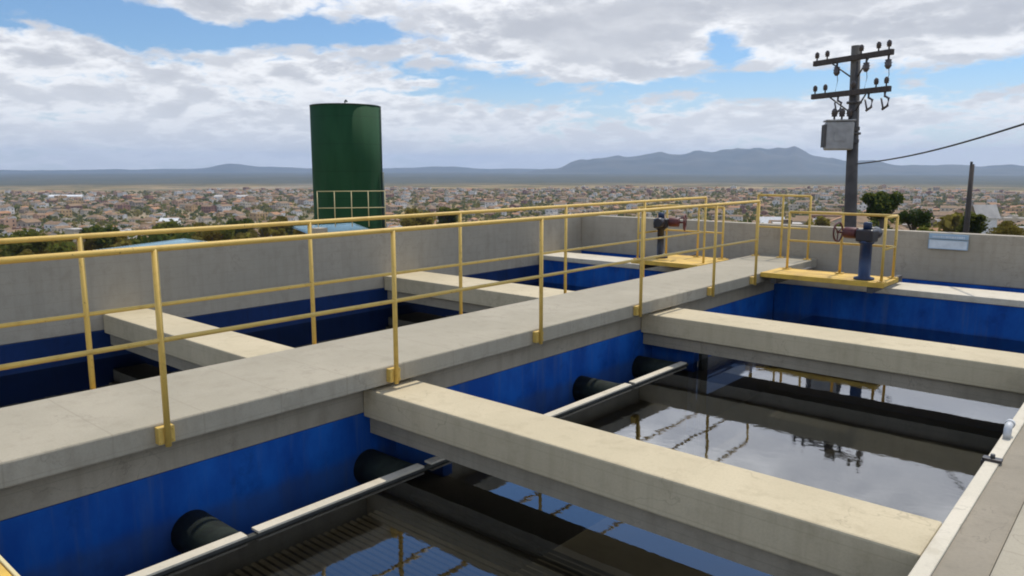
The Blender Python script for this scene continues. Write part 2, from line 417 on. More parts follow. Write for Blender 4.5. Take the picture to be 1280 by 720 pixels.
def mountain(name, prof, r0, r1, rough):
    # prof: (pixel x, crest height above the plain) along the range; a height field with its own depth
    from mathutils import noise as mn
    az = lambda px: -YAW + math.atan((px - 640) / FPX)
    NA, NR = 220, 44
    x0, x1 = prof[0][0], prof[-1][0]; vs = []; fs = []
    for j in range(NR + 1):
        t = j / NR; r = r0 + (r1 - r0) * t
        rad = math.sin(PI * t) ** 1.2
        for i in range(NA + 1):
            px = x0 + (x1 - x0) * i / NA
            for (pa, ha), (pb, hb) in zip(prof, prof[1:]):
                if pa <= px <= pb: h = ha + (hb - ha) * sstep(pa, pb, px); break
            h *= 1 + .20 * mn.noise(Vector((px / 34, 1.5, 0))) + .10 * mn.noise(Vector((px / 13, 7.5, 0)))
            a = az(px); x, y = r * math.sin(a), r * math.cos(a)
            n = mn.fractal(Vector((x, y, 0)) / 900, 0.9, 2.1, 6)
            ridge = 1 - abs(mn.noise(Vector((x, y, 3.0)) / 700))
            hh = h * rad * (0.72 + 0.30 * ridge + rough * n)
            vs.append((x, y, PLAIN - 3 + max(0, hh)))
    for j in range(NR):
        for i in range(NA):
            q = j * (NA + 1) + i; fs.append((q, q + 1, q + NA + 2, q + NA + 1))
    o = link(name, raw_mesh(name, vs, fs, ['mountain_scrub'], smooth=True)); tag(o, kind='structure')
mountain('mountain', [(640, 0), (690, 70), (730, 190), (770, 200), (805, 195), (835, 225), (860, 255), (885, 295), (905, 280), (932, 312), (958, 280), (985, 268), (1015, 215), (1060, 150), (1150, 100), (1260, 90), (1420, 60)], 8200, 11600, 0.22)
mountain('distant_hills', [(-260, 20), (-60, 30), (60, 40), (180, 50), (255, 60), (295, 125), (330, 90), (370, 85), (430, 55), (520, 75), (560, 85), (610, 55), (720, 40)], 11300, 12900, 0.12)

# ------------------------------------------------------------------ the tank: water, walls, beams
ZW, ZB = -0.79, -0.20                        # water level, top of the cross beams
XL, YE, ZT = -10.45, 14.5, 0.60              # parapet planes
def water(x0, x1, y0, y1, mt='water'):
    me = raw_mesh('water', [(x0, y0, ZW), (x1, y0, ZW), (x1, y1, ZW), (x0, y1, ZW)], [(0, 1, 2, 3)], [mt])
    tag(link('water', me), kind='structure')
water(-4.46, -0.77, -3, 12.9)
water(-10.43, -5.95, -3, 12.9, 'still_water')
water(-10.43, -0.69, 13.72, 14.5)
o = MB().box(-10.6, 1.5, -3.2, 14.7, -2.6, -2.2).build('tank_floor', 'dark_concrete'); tag(o, kind='structure')

w = empty('parapet_wall', (XL, 5.5, -4.2))
def off(bm_obj, root):                       # keep world-built meshes in place under an Empty
    bm_obj.parent = root; bm_obj.matrix_parent_inverse = Matrix.Translation(-Vector(root.location)); return bm_obj
tag(w, 'long grey concrete parapet wall along the left side of the basins', 'wall')
off(MB().box(XL - .22, XL, -3.0, YE + .22, -0.42, ZT, .012).build('upper_wall', 'wall_concrete'), w)
off(MB().box(XL - .22, XL + .02, -3.0, YE - .003, -5.0, -0.424).build('blue_lining', 'dark_blue_paint'), w)
w = empty('end_wall', (-4.5, YE, -4.2))
tag(w, 'grey concrete wall crossing the far end of the basins behind the yellow platforms', 'wall')
off(MB().box(XL + .002, 3.5, YE, YE + .22, -0.24, ZT - .003, .012).build('upper_wall', 'wall_concrete'), w)
off(MB().box(XL + .022, 3.5, YE - .02, YE + .22, -5.0, -0.244).build('blue_lining', 'blue_paint'), w)

w = empty('central_walkway', (-5.56, 5.5, 0))
tag(w, 'long grey concrete walkway slab between two yellow railings', 'walkway')
off(MB().box(-6.15, -4.97, -3.0, YE - .05, -0.165, 0.0, .014).build('deck', 'walk_concrete'), w)
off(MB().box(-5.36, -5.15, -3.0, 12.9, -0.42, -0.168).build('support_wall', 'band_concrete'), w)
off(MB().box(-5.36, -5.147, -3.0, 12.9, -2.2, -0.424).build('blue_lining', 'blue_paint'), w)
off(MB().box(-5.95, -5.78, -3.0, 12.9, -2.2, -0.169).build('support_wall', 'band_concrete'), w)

def beam(x0, x1, y0, y1, label, side):
    t = empty('cross_beam', ((x0 + x1) / 2, (y0 + y1) / 2, -.65)); tag(t, label, 'beam', 'cross beams spanning the basins')
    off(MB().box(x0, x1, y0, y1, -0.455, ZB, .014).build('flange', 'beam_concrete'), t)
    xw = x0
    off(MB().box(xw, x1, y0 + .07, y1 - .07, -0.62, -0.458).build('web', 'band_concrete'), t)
    return t
BEAMS_R = [(3.95, 4.43, 'wide pale concrete beam running from the walkway to the lower right, nearest on the water side'),
           (8.50, 9.18, 'pale concrete beam crossing the water in front of the bright blue far basin')]
for y0, y1, lb in BEAMS_R: beam(-5.146, -0.772, y0, y1, lb, 1)
BEAMS_L = [(3.85, 4.42, 'short pale concrete beam left of the walkway, nearest of those along the parapet'),
           (8.55, 9.40, 'second pale concrete beam left of the walkway, in front of the far left blue basin')]
for y0, y1, lb in BEAMS_L: beam(-10.428, -6.152, y0, y1, lb, -1)
for x0, x1, lb in ((-5.146, -0.772, 'pale topped beam capping the blue wall right of the yellow platform'), (-10.428, -6.152, 'pale topped beam capping the blue wall at the far left corner')):
    w = empty('capped_wall', ((x0 + x1) / 2, 13.3, -2.2)); tag(w, lb, 'wall')
    off(MB().box(x0, x1, 12.9, 13.72, -0.30, ZB, .012).build('cap_beam', 'pale_edge'), w)
    off(MB().box(x0, x1, 12.925, 13.70, -2.2, -0.303).build('blue_wall', 'blue_paint'), w)
for y, lb in ((4.30, 'blue cross wall of the side channel under the nearest wide beam'), (8.80, 'blue cross wall of the side channel under the second beam')):
    o = MB().box(-5.145, -4.525, y, y + .11, -1.5, -0.63).build('channel_wall', 'blue_paint'); tag(o, lb, 'wall', 'blue cross walls of the channel')
o = MB().box(-5.145, -4.535, -3, 12.88, -1.5, -1.35).build('channel_floor', 'blue_paint'); tag(o, kind='structure')

# weir plate with notches over the pipes
PIPES = [2.38, 3.98, 7.16, 8.46]
w = empty('weir_wall', (-4.5, 2.0, -2.2)); tag(w, 'thin pale edged weir wall between the blue channel and the dark water', 'weir')
off(MB().box(-4.52, -4.475, -3, 8.57, -2.2, -0.775).build('plate', 'dark_concrete'), w)
off(MB().box(-4.52, -4.475, 8.93, 9.11, -2.2, -.63).build('plate', 'dark_concrete'), w)  # hidden stub added behind the beam so the water reflects dark here
edge = MB(); y = -3.0
for p in PIPES + [None]:
    y1 = 8.57 if p is None else p + .06
    if y1 > y: edge.box(-4.56, -4.472, y, y1, -0.772, -0.754, .003)
    y = y1 + .08
off(edge.build('edge_strip', 'pale_edge'), w)
LB = ['black pipe crossing the blue channel nearest the camera', 'black pipe in the blue channel just under the wide beam', 'black pipe in the blue channel beyond the wide beam', 'black pipe in the blue channel close under the second beam']
for yy, lb in zip(PIPES, LB):
    t = empty('channel_pipe', (-5.0, yy, -0.92)); tag(t, lb, 'pipe', 'black pipes in the blue channel')
    m = MB().tube((-.146, 0, 0), (.46, 0, 0), .155, seg=28); m.build('pipe_body', 'black_pipe', t)
    m = MB().tube((.40, 0, 0), (.462, 0, 0), .165, seg=28); m.build('collar', 'black_pipe', t)

# settler plates under the water of the near basins
def settlers(y0, y1):
    m = MB(); y = y0
    while y < y1:
        m.face([(-4.44, y, -.95), (-.80, y, -.95), (-.80, y + .028, -.94), (-4.44, y + .028, -.94)]); y += .058
    o = m.build('settler_plates', 'settler'); tag(o, 'rows of dark slanted settler plates under the water', 'settler plates', kind='stuff')
mat('settler', (.060, .056, .045), 0.85, (.028, .027, .022), 3.0)
settlers(-2.5, 3.9)

# right-hand wall, gap and the walkway the camera stands on
w = empty('basin_side_wall', (-.73, 5, -2.2)); tag(w, 'narrow pale topped basin wall at the lower right edge', 'wall')
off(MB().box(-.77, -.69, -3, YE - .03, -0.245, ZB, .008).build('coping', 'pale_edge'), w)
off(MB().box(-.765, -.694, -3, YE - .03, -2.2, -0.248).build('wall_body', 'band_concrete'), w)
o = MB().box(-.688, -.484, -3, YE - .03, -1.2, ZB - .012).build('ledge', 'ledge_concrete'); tag(o, 'grey worn concrete ledge between the pale coping and the near walkway', 'ledge')
o = MB().box(-.48, 1.6, -3, YE - .03, -0.4, ZB + .002, .010).build('near_walkway', 'walk_concrete'); tag(o, 'pale concrete walkway edge at the bottom right corner', 'walkway')
t = empty('drain_stub', (-.73, 6.15, ZB)); tag(t, 'short pale plastic pipe stub standing on the right basin wall', 'pipe'); t.scale = (.75, .75, .75)
MB().path([(0, 0, 0), (0, 0, .06), (.0, .012, .09), (.0, .04, .105), (.0, .10, .11)], .034, 16).build('elbow', 'pvc', t)
MB().tube((0, .095, .11), (0, .14, .11), .042, seg=16).build('collar', 'pvc', t)
t = empty('wall_bracket', (-.73, 5.60, ZB)); tag(t, 'small black bracket clipped over the right basin wall', 'bracket')
MB().box(-.055, .055, -.03, .03, 0, .02, .004).box(-.06, -.042, -.03, .03, -.16, .0, .003).build('clip', 'black_enamel', t)
MB().tube((0, 0, .02), (0, 0, .045), .014, seg=8).build('bolt', 'dark_steel', t)

# ------------------------------------------------------------------ railings
RZ = (1.17, 0.57); RT = 0.0205
def post(root, x, y, out=None, z0=0.0, RZ=RZ):
    if out is None:
        p = MB().tube((x, y, z0), (x, y, RZ[0] + z0), RT, seg=14).build('post', 'yellow_paint'); off(p, root)
        f = MB().box(x - .06, x + .06, y - .06, y + .06, z0 + .002, z0 + .014, .003)
        for a in (-1, 1):
            for c in (-1, 1): f.tube((x + a * .042, y + c * .042, z0 + .012), (x + a * .042, y + c * .042, z0 + .026), .008, seg=6)
    else:
        p = MB().tube((x, y, -0.15), (x, y, RZ[0]), RT, seg=14).build('post', 'yellow_paint'); off(p, root)
        s = out; e = -4.968 if s > 0 else -6.152
        a, c = sorted((e, x - s * .012))
        f = MB().box(a, c, y - .055, y + .055, -.135, -.02, .003)
        for zz in (-.115, -.04):
            for yy in (-.042, .042): f.tube((e, y + yy, zz), (c + .012 if s > 0 else a - .012, y + yy, zz), .008, seg=6)
    q = f.build('base_plate', 'yellow_paint'); q.parent = p
    return p
PRZ = (0.95, 0.48)
def rails(root, pts, z0=0.0, RZ=RZ):
    for nm, z in (('top_rail', RZ[0]), ('mid_rail', RZ[1])):
        off(MB().path([(x, y, z + z0) for x, y in pts], RT if nm == 'top_rail' else .017, 12).build(nm, 'yellow_paint'), root)
XN, XF = -4.90, -6.22
rt = empty('guard_rail', (XN, 5, 0)); tag(rt, 'yellow tubular guard rail along the near edge of the walkway', 'railing', 'yellow railings')
for k in range(-1, 5): post(rt, XN, 2.15 + 1.975 * k, 1)
post(rt, XN, 11.5, 1)
rails(rt, [(XN, -2.5), (XN, 2.0), (XN, 6.0), (XN, 11.5)])
rt = empty('guard_rail', (XF, 5, 0)); tag(rt, 'yellow tubular guard rail along the far edge of the walkway', 'railing', 'yellow railings')
for k in range(-1, 6): post(rt, XF, 2.18 + 2.03 * k, -1)
rails(rt, [(XF, -2.5), (XF, 2.0), (XF, 6.0), (XF, 12.33)])

# yellow valve platforms with their rails
def platform(x0, x1, y0, y1, label):
    t = empty('valve_platform', ((x0 + x1) / 2, (y0 + y1) / 2, 0)); tag(t, label, 'platform', 'yellow valve platforms')
    off(MB().box(x0, x1, y0, y1, -.05, 0.012, .006).build('deck_plate', 'yellow_deck'), t)
    for a, c in ((y0 - .02, y0 - .003), (y1 + .003, y1 + .02)): off(MB().box(x0, x1, a, c, -.06, 0.016, .004).build('edge_angle', 'pale_yellow' if y1 < 5 else 'yellow_deck'), t)
    for x in (x0 + .2, x1 - .2): off(MB().box(x - .04, x + .04, y0 + .02, y1 + .9 if y1 > 5 else y1 - .02, -.155, -.053).build('support_beam', 'dark_steel'), t)
    return t
platform(-4.965, -3.10, 11.86, 12.60, 'yellow platform right of the walkway carrying the navy valve pedestal')
platform(-7.5, -6.155, 12.0, 13.2, 'yellow platform left of the walkway under the dark valve actuator')
platform(-4.965, -2.6, -.4, .85, 'yellow platform corner with pale edge at the bottom left')
rt = empty('platform_rail', (-3.9, 12.2, 0)); tag(rt, 'yellow railing boxed around the right valve platform', 'railing', 'yellow railings')
for x, y in ((-4.80, 12.53), (-3.95, 12.53), (-3.16, 12.53), (-3.16, 11.93)): post(rt, x, y, None, .014, PRZ)
rails(rt, [(-4.80, 12.53), (-3.95, 12.53), (-3.18, 12.53), (-3.16, 12.51), (-3.16, 11.93)], .014, PRZ)
rt = empty('platform_rail', (-6.8, 12.7, 0)); tag(rt, 'yellow railing around the left valve platform', 'railing', 'yellow railings')
for x, y in ((-7.42, 12.08), (-7.42, 13.12), (-6.75, 13.12), (-6.25, 13.12)): post(rt, x, y, None, .014, PRZ)
rails(rt, [(-7.42, 12.08), (-7.42, 13.10), (-7.40, 13.12), (-6.75, 13.12), (-6.25, 13.12)], .014, PRZ)
rt = empty('end_rail', (-5.56, 14.2, 0)); tag(rt, 'yellow railing closing the far end of the walkway', 'railing', 'yellow railings')
for x in (-6.05, -5.56, -5.05): post(rt, x, 14.15, None)
rails(rt, [(-6.05, 14.15), (-5.56, 14.15), (-5.05, 14.15)])

def actuator(loc, rz, pr, pm, label, s=1.0):
    t = empty('valve_actuator', loc, rz); tag(t, label, 'valve actuator', 'valve actuators on pedestals')
    MB().lathe([(.17, 0), (.17, .03), (pr, .05), (pr, .62), (pr + .03, .64), (pr + .03, .68)], 24).build('pedestal', pm, t)
    MB().box(-.15, .15, -.13, .13, .66, .88, .03).build('gearbox', 'black_enamel', t)
    MB().lathe([(.10, .12), (.11, .14), (.11, .36), (.085, .39)], 20, (0, 0, .80), 'Y').build('motor', 'black_enamel', t)
    MB().lathe([(.09, -.40), (.10, -.38), (.10, -.19), (.09, -.17)], 20, (0, 0, .80), 'X').build('control_housing', 'red_enamel', t)
    MB().lathe([(.07, 0), (.07, .10), (.06, .12), (.03, .125)], 16, (0, 0, .883)).build('stem_cover', 'navy_enamel', t)
    w = MB().torus((-.52, 0, .80), .17, .016, 'X')
    for k in range(3):
        a = 2 * PI * k / 3 + .4; w.tube((-.52, 0, .80), (-.52, math.cos(a) * .17, .80 + math.sin(a) * .17), .011, seg=6)
    w.tube((-.54, 0, .80), (-.40, 0, .80), .022, seg=8)
    w.build('handwheel', 'red_enamel', t)
    t.scale = (s, s, s)
    return t
actuator((-3.46, 12.12, .014), R(-8), .10, 'navy_enamel', 'dark valve actuator with red parts on a thick navy pedestal', .86)
actuator((-7.22, 12.55, .014), R(200), .075, 'black_enamel', 'dark red and black valve actuator on a slim black pedestal', .84)

# sign on the end wall
def sign():
    t = empty('wall_sign', (-2.83, YE - .03, .41)); t.scale = (.80, 1, .72); tag(t, 'small pale blue and white sign board on the far end wall', 'sign')
    MB().box(-.37, .37, -.02, .0, -.12, .10, .004).build('board', 'sign_white', t)
    f = MB()
    for (a, c, d, e) in ((-.37, .37, .085, .10), (-.37, .37, -.12, -.105), (-.37, -.355, -.105, .085), (.355, .37, -.105, .085)): f.box(a, c, -.026, -.021, d, e)
    f.build('frame', 'sign_blue', t)
    m = MB().box(-.37, .37, -.02, .0, .115, .235, .004); m.build('top_board', 'sign_blue', t)
    r = random.Random(3); m = MB()
    for z, h in ((.165, .022),):                        # unreadable line of lettering
        x = -.30
        while x < .28:
            wd = r.uniform(.015, .035); m.box(x, x + wd, -.0245, -.0205, z - h, z + h); x += wd + .014
    m.build('lettering', 'sign_white', t)
sign()

# ------------------------------------------------------------------ green tank, utility poles
def green_tank():
    c = survey(436, 275, 46); t = empty('storage_tank', (c.x, c.y, -4.6)); tag(t, 'tall dark green cylindrical storage tank standing above the town', 'tank')
    r = 1.98; H = survey(436, 134, 46).z + 4.6
    prof = [(r, 0), (r, H * .33), (r, H * .66), (r, H)]
    MB().lathe(prof, 64).build('shell', 'green_tank', t)
    MB().lathe([(r + .012, H + .002), (r + .012, H + .07), (r * .5, H + .13), (.05, H + .17)], 64).build('roof', 'green_dark', t)
    d = Vector((c.x, c.y, 0)).normalized(); side = Vector((d.y, -d.x, 0))
    p = side * (r + .02) - d * .22; q = Vector((-side.y, side.x, 0)) * .22
    m = MB().tube(p + q, p + q + Vector((0, 0, H + .05)), .03, seg=8).tube(p - q, p - q + Vector((0, 0, H + .05)), .03, seg=8)
    z = .3
    while z < H: m.tube(p + q + Vector((0, 0, z)), p - q + Vector((0, 0, z)), .016, seg=6); z += .3
    m.build('ladder', 'green_dark', t)
    MB().tube(side * (r + .05) - d * .75 + Vector((0, 0, 0)), side * (r + .02) - d * .75 + Vector((0, 0, H * .62)), .09, seg=12).build('outlet_pipe', 'green_dark', t)
    hp = MB().path([(0, 0, H + .15), (0, 0, H + .32), (.1, 0, H + .38), (.2, 0, H + .30)], .05); hp.build('vent', 'green_dark', t)
green_tank()

def insulator(parent, x, y, z, up=1, s=1.0, name='insulator'):
    prof = [(.018, 0), (.018, .06), (.055, .07), (.045, .10), (.062, .115), (.05, .15), (.06, .165), (.03, .21), (.02, .22)]
    m = MB().lathe([(r * s, h * s * up) for r, h in (prof if up > 0 else prof)], 12, (x, y, z)); o = m.build(name, 'porcelain', parent); return o
PB = survey(1071, 250, 22.5)
def utility_pole():
    az = R(-52)                                         # bearing of the cross arms, right end nearer
    t = empty('utility_pole', (PB.x, PB.y, terrain(PB.x, PB.y)), 0); tag(t, 'tall dark utility pole with two insulator crossarms beside a transformer', 'utility pole')
    z0 = t.location.z; top = survey(1068, 58, 22.5).z - z0; lean = -CR * .30
    MB().tube((0, 0, -.3), (lean.x, lean.y, top), .20, .115, 16).build('shaft', 'pole_concrete', t)
    d = Vector((math.cos(ARM), math.sin(ARM), 0))
    for h, nm in ((survey(1068, 74, 22.5).z - z0, 'a'), (survey(1068, 117, 22.5).z - z0, 'b')):
        ar = MB(); L = 1.24
        M = Matrix.Translation((lean.x * .95 + d.y * .16, lean.y * .95 - d.x * .16, h)) @ Matrix.Rotation(ARM, 4, 'Z')
        ar.box(-L, L, -.055, .055, -.07, .07, .01); bmesh.ops.transform(ar.bm, matrix=M, verts=ar.bm.verts)
        a = ar.build('crossarm', 'dark_wood', t)
        for x in (-1.15, -.80, .12 if nm == 'b' else .30, .82, 1.12):
            p = M @ Vector((x, 0, .07)); insulator(a, p.x, p.y, p.z, 1, 1.05)
        for x in ((-.45, .48, 1.13) if nm == 'a' else (-.35, .62, 1.10)):
            p = M @ Vector((x, 0, -.07))
            if nm == 'a':
                insulator(a, p.x, p.y, p.z, -1, 1.5, 'hanging_insulator')
            else:
                c = MB().path([p, p + Vector((0, 0, -.10)), p + d * .12 + Vector((0, 0, -.16)), p + d * .10 + Vector((0, 0, -.34)), p - d * .05 + Vector((0, 0, -.42))], .032, 8)
                c.tube(p - d * .10 + Vector((0, 0, -.14)), p - d * .02 + Vector((0, 0, -.42)), .022, seg=8)
                c.build('fuse_cutout', 'porcelain', a)
        for x in (-.6, .6): MB().tube(M @ Vector((x, -.06, -.05)), Vector((lean.x * .85, lean.y * .85, h - .55)), .02, seg=6).build('brace', 'dark_steel', a)
    for x in (-.45, .48, 1.13):
        p = Vector((lean.x + d.y * .16, lean.y - d.x * .16, 0)) + d * x
        j = MB().path([p + Vector((0, 0, survey(1068, 78, 22.5).z - z0)), p + Vector((.04, .04, survey(1068, 100, 22.5).z - z0)), p + Vector((0, 0, survey(1068, 116, 22.5).z - z0))], .008, 6)
        j.build('jumper_wire', 'cable_black', t)
    for zz in (1.68 + .9 - z0, 1.68 + 1.7 - z0): MB().lathe([(.18, -.03), (.19, -.02), (.19, .02), (.18, .03)], 16, (lean.x * zz / top, lean.y * zz / top, zz)).build('clamp_band', 'dark_steel', t)
ARM = R(-24)
utility_pole()
def transformer():
    d = -CR
    c = Vector((PB.x, PB.y, 0)) + d * .66 - Vector((CF.x, CF.y, 0)) * .05
    z = survey(1044, 188, 22.5).z
    t = empty('transformer', (c.x, c.y, z), YAW - R(14)); tag(t, 'grey box transformer with three bushings hung on the utility pole', 'transformer'); t.scale = (.92, .92, .92)
    MB().box(-.33, .40, -.28, .28, 0, .80, .05).build('tank_body', 'grey_steel', t)
    MB().box(-.36, .43, -.31, .31, .803, .85, .012).build('lid', 'grey_steel', t)
    for k in range(6): MB().box(-.40, -.333, -.24 + k * .09, -.21 + k * .09, .08, .72, .006).build('cooling_fin', 'dark_steel', t)
    for k in range(3):
        insulator(t, -.10 + .2 * k, 0.05, .85, 1, 1.5, 'bushing')
    for z0, z1 in ((.2, .3), (.55, .65)): MB().box(.403, .58, -.06, .06, z0, z1).build('hanger', 'dark_steel', t)
    MB().box(-.12, .18, -.295, -.283, .25, .5, .003).build('rating_panel', 'grey_steel', t)
transformer()
def cable():
    a = survey(1070, 205, 22.5); e = survey(1330, 139, 13.0); pts = []
    for i in range(25):
        q = i / 24; p = a.lerp(e, q); p.z -= math.sin(PI * q) * .12; pts.append(p)
    m = MB().path(pts, .017, 8)
    e2 = survey(1650, 60, 11.0); m.path([e, e.lerp(e2, .5), e2], .017, 8)
    o = m.build('power_cable', 'cable_black'); tag(o, 'thick dark overhead cable rising from the pole to the right', 'cable')
cable()
c = survey(1208, 285, 52); t = empty('wood_pole', (c.x, c.y, terrain(c.x, c.y))); tag(t, 'slim dark wooden pole rising behind the sign on the end wall', 'pole')
h = 1.68 + (210 - 206) / FPX * 52 - t.location.z
MB().tube((0, 0, -.3), (0, 0, h), .19, .12, 14).build('shaft', 'dark_wood', t)
MB().tube((-.05, 0, h), (-.05, 0, h + .15), .07, seg=8).build('cap', 'dark_steel', t)

# ------------------------------------------------------------------ works buildings just beyond the parapet
def light_roof(p0, p1, width, zt, label):
    p0, p1 = Vector(p0), Vector(p1); d = (p1 - p0); L = d.length; ang = math.atan2(d.y, d.x)
    g = terrain(p0.x, p0.y)
    t = empty('works_shed', (p0.x, p0.y, g), ang); tag(t, label, 'shed')
    H = zt - g
    MB().box(0, L, 0, width, 0, H - .25).build('wall', 'render_whitewash', t)
    m = MB()
    n = 40
    for k in range(n):
        x0, x1 = -.3 + (L + .6) * k / n, -.3 + (L + .6) * (k + .5) / n; x2 = -.3 + (L + .6) * (k + 1) / n
        for a, c, za, zc in ((x0, x1, 0, .05), (x1, x2, .05, 0)):
            m.face([(a, -.3, H - .28 + za), (c, -.3, H - .28 + zc), (c, width + .3, H + za), (a, width + .3, H + za if False else H + za)])
    m.build('roof', 'sky_roof', t)
    x = 1.0
    while x < L - 1.5: MB().box(x, x + 1.0, -.03, -.003, H * .45, H * .45 + .8).build('window', 'window_dark', t); x += 2.6
A = survey(192, 322, 28); B2 = survey(306, 308, 32)
light_roof((A.x, A.y, 0), (B2.x, B2.y, 0), 2.8, 1.68 - 28 * (312 - 210) / FPX * .97, 'low works shed with pale teal metal roof seen over the left parapet')
A = survey(404, 291, 27); B2 = survey(462, 283, 28)
light_roof((A.x, A.y, 0), (B2.x, B2.y, 0), 1.3, 1.68 - 27 * (284 - 210) / FPX, 'low works shed with pale blue roof in front of the green tank')
def far_rail():
    p = survey(398, 284, 24.6); q = survey(482, 281, 24.6)
    t = empty('distant_rail', (p.x, p.y, 1.68 - 24.6 * 71 / FPX)); tag(t, 'pale yellow railing in front of the green tank', 'railing', 'yellow railings')
    d = Vector((q.x - p.x, q.y - p.y, 0)); n = 4
    for k in range(n + 1):
        a = d * (k / n); MB().tube(a, a + Vector((0, 0, 1.12)), .013, seg=8).build('post', 'pale_yellow', t)
    for z in (1.12, .60): MB().path([Vector((0, 0, z)), d * .5 + Vector((0, 0, z)), d + Vector((0, 0, z))], .011, 8).build('top_rail' if z > 1 else 'mid_rail', 'pale_yellow', t)
    MB().box(-.2, 0.2, -.2, .2, -4.2, -.02).build('footing', 'wall_concrete', t)
far_rail()

# ------------------------------------------------------------------ trees
def crown_mesh(name, mats, n, leaf, rx, rz, lobes, seed):
    r = random.Random(seed); vs = []; fs = []; L = []
    for k in range(lobes):
        a = r.uniform(0, 2 * PI); q = r.uniform(.15, .75) * rx
        L.append((q * math.cos(a), q * math.sin(a), r.uniform(-.5, .75) * rz, r.uniform(.34, .62)))
    for k in range(n):
        lx, ly, lz, lr = L[r.randrange(lobes)]
        u = Vector((r.gauss(0, 1), r.gauss(0, 1), r.gauss(0, 1))).normalized() * (r.random() ** .45)
        c = Vector((lx + u.x * rx * lr, ly + u.y * rx * lr, lz + u.z * rz * lr))
        a = Vector((r.gauss(0, 1), r.gauss(0, 1), r.gauss(0, 1))).normalized(); bb = a.orthogonal().normalized()
        s = leaf * r.uniform(.6, 1.4); i = len(vs)
        vs += [c + a * s, c + bb * s * .6, c - a * s, c - bb * s * .6]; fs.append((i, i + 1, i + 2, i + 3))
    return raw_mesh(name, vs, fs, [mats])
def trunk_mesh(h, r0, seed):
    r = random.Random(seed); m = MB().tube((0, 0, -.4), (.05, .0, h * .75), r0, r0 * .6, 8)
    for k in range(5):
        a = r.uniform(0, 2 * PI); m.tube((.04, 0, h * r.uniform(.45, .72)), (math.cos(a) * h * .32, math.sin(a) * h * .32, h * r.uniform(.85, 1.1)), r0 * .45, r0 * .15, 6)
    o = m.build('trunk', 'bark'); me = o.data; bpy.data.objects.remove(o); return me
NEAR_CR = [crown_mesh('crown', mt, 2600, .22, 2.2, 1.7, 12, s) for mt, s in (('leaf_dark', 1), ('leaf_dark', 2), ('leaf_olive', 3), ('leaf_green', 4))]
NEAR_TR = [trunk_mesh(2.6, .2, s) for s in (1, 2)]
def near_tree(px, py, dist, wpx, kind, label):
    c = survey(px, py, dist); k = wpx / FPX * dist / 4.4
    t = empty('tree', (c.x, c.y, terrain(c.x, c.y)), rnd.uniform(0, 6)); tag(t, label, 'tree', 'near trees beyond the walls')
    zc = 1.68 - (py - 210) / FPX * dist - t.location.z
    cr = link('crown', NEAR_CR[kind], t); cr.location = (0, 0, zc); cr.scale = (k, k, k)
    tr = link('trunk', NEAR_TR[kind % 2], t); f = max(.4, (zc + .6 * k) / 2.6); tr.scale = (f * .8, f * .8, f)
near_tree(1104, 254, 100, 42, 0, 'dark rounded tree just right of the utility pole')
near_tree(1143, 267, 88, 33, 1, 'tall dark tree right of the railing corner, above the end wall')
near_tree(1218, 270, 92, 32, 0, 'dark tree right of the slim wooden pole')
near_tree(1262, 280, 85, 34, 2, 'olive bush behind the end wall near the right edge')
near_tree(1160, 283, 80, 22, 3, 'small green bush behind the sign on the end wall')
near_tree(30, 294, 170, 46, 3, 'green tree over the parapet at the left edge')
near_tree(75, 296, 180, 34, 2, 'olive tree left of the slim brick tower')
near_tree(125, 290, 190, 40, 0, 'dark tree right of the slim brick tower')
near_tree(205, 288, 230, 44, 3, 'green tree over the pale teal roof')
near_tree(255, 287, 240, 34, 2, 'olive tree at the right end of the pale teal roof')
near_tree(300, 284, 250, 36, 0, 'dark tree between the teal roof and the green tank')
near_tree(350, 280, 250, 30, 2, 'olive tree left of the green tank')
near_tree(520, 277, 210, 40, 2, 'olive tree right of the green tank')
near_tree(560, 272, 230, 34, 0, 'dark tree in the gap right of the green tank')
for k in range(26):                        # belt of scrubby trees on the slope below the left parapet
    px = -10 + k * 15.5 + rnd.uniform(-6, 6); kd = rnd.choice((2, 3, 2, 2))
    near_tree(px, 305 - px * .055 + rnd.uniform(-7, 6), rnd.uniform(150, 260), rnd.uniform(18, 32), kd, {1: 'dark', 2: 'olive', 3: 'light green'}[kd] + ' scrubby tree in the belt below the left parapet')
# slim brick tower at the left
c = survey(96, 318, 190); t = empty('brick_tower', (c.x, c.y, terrain(c.x, c.y)), R(20)); tag(t, 'slim pale topped brick tower among trees at the left', 'tower')
h = 1.68 - (276 - 210) / FPX * 190 - t.location.z
MB().box(-1.2, 1.2, -1.2, 1.2, 0, h * .72).build('shaft', 'render_rose', t)
MB().box(-1.35, 1.35, -1.35, 1.35, h * .72 + .003, h, .05).build('tank_box', 'render_cream', t)
MB().box(-1.45, 1.45, -1.45, 1.45, h + .003, h + .25, .04).build('roof', 'roof_pale', t)

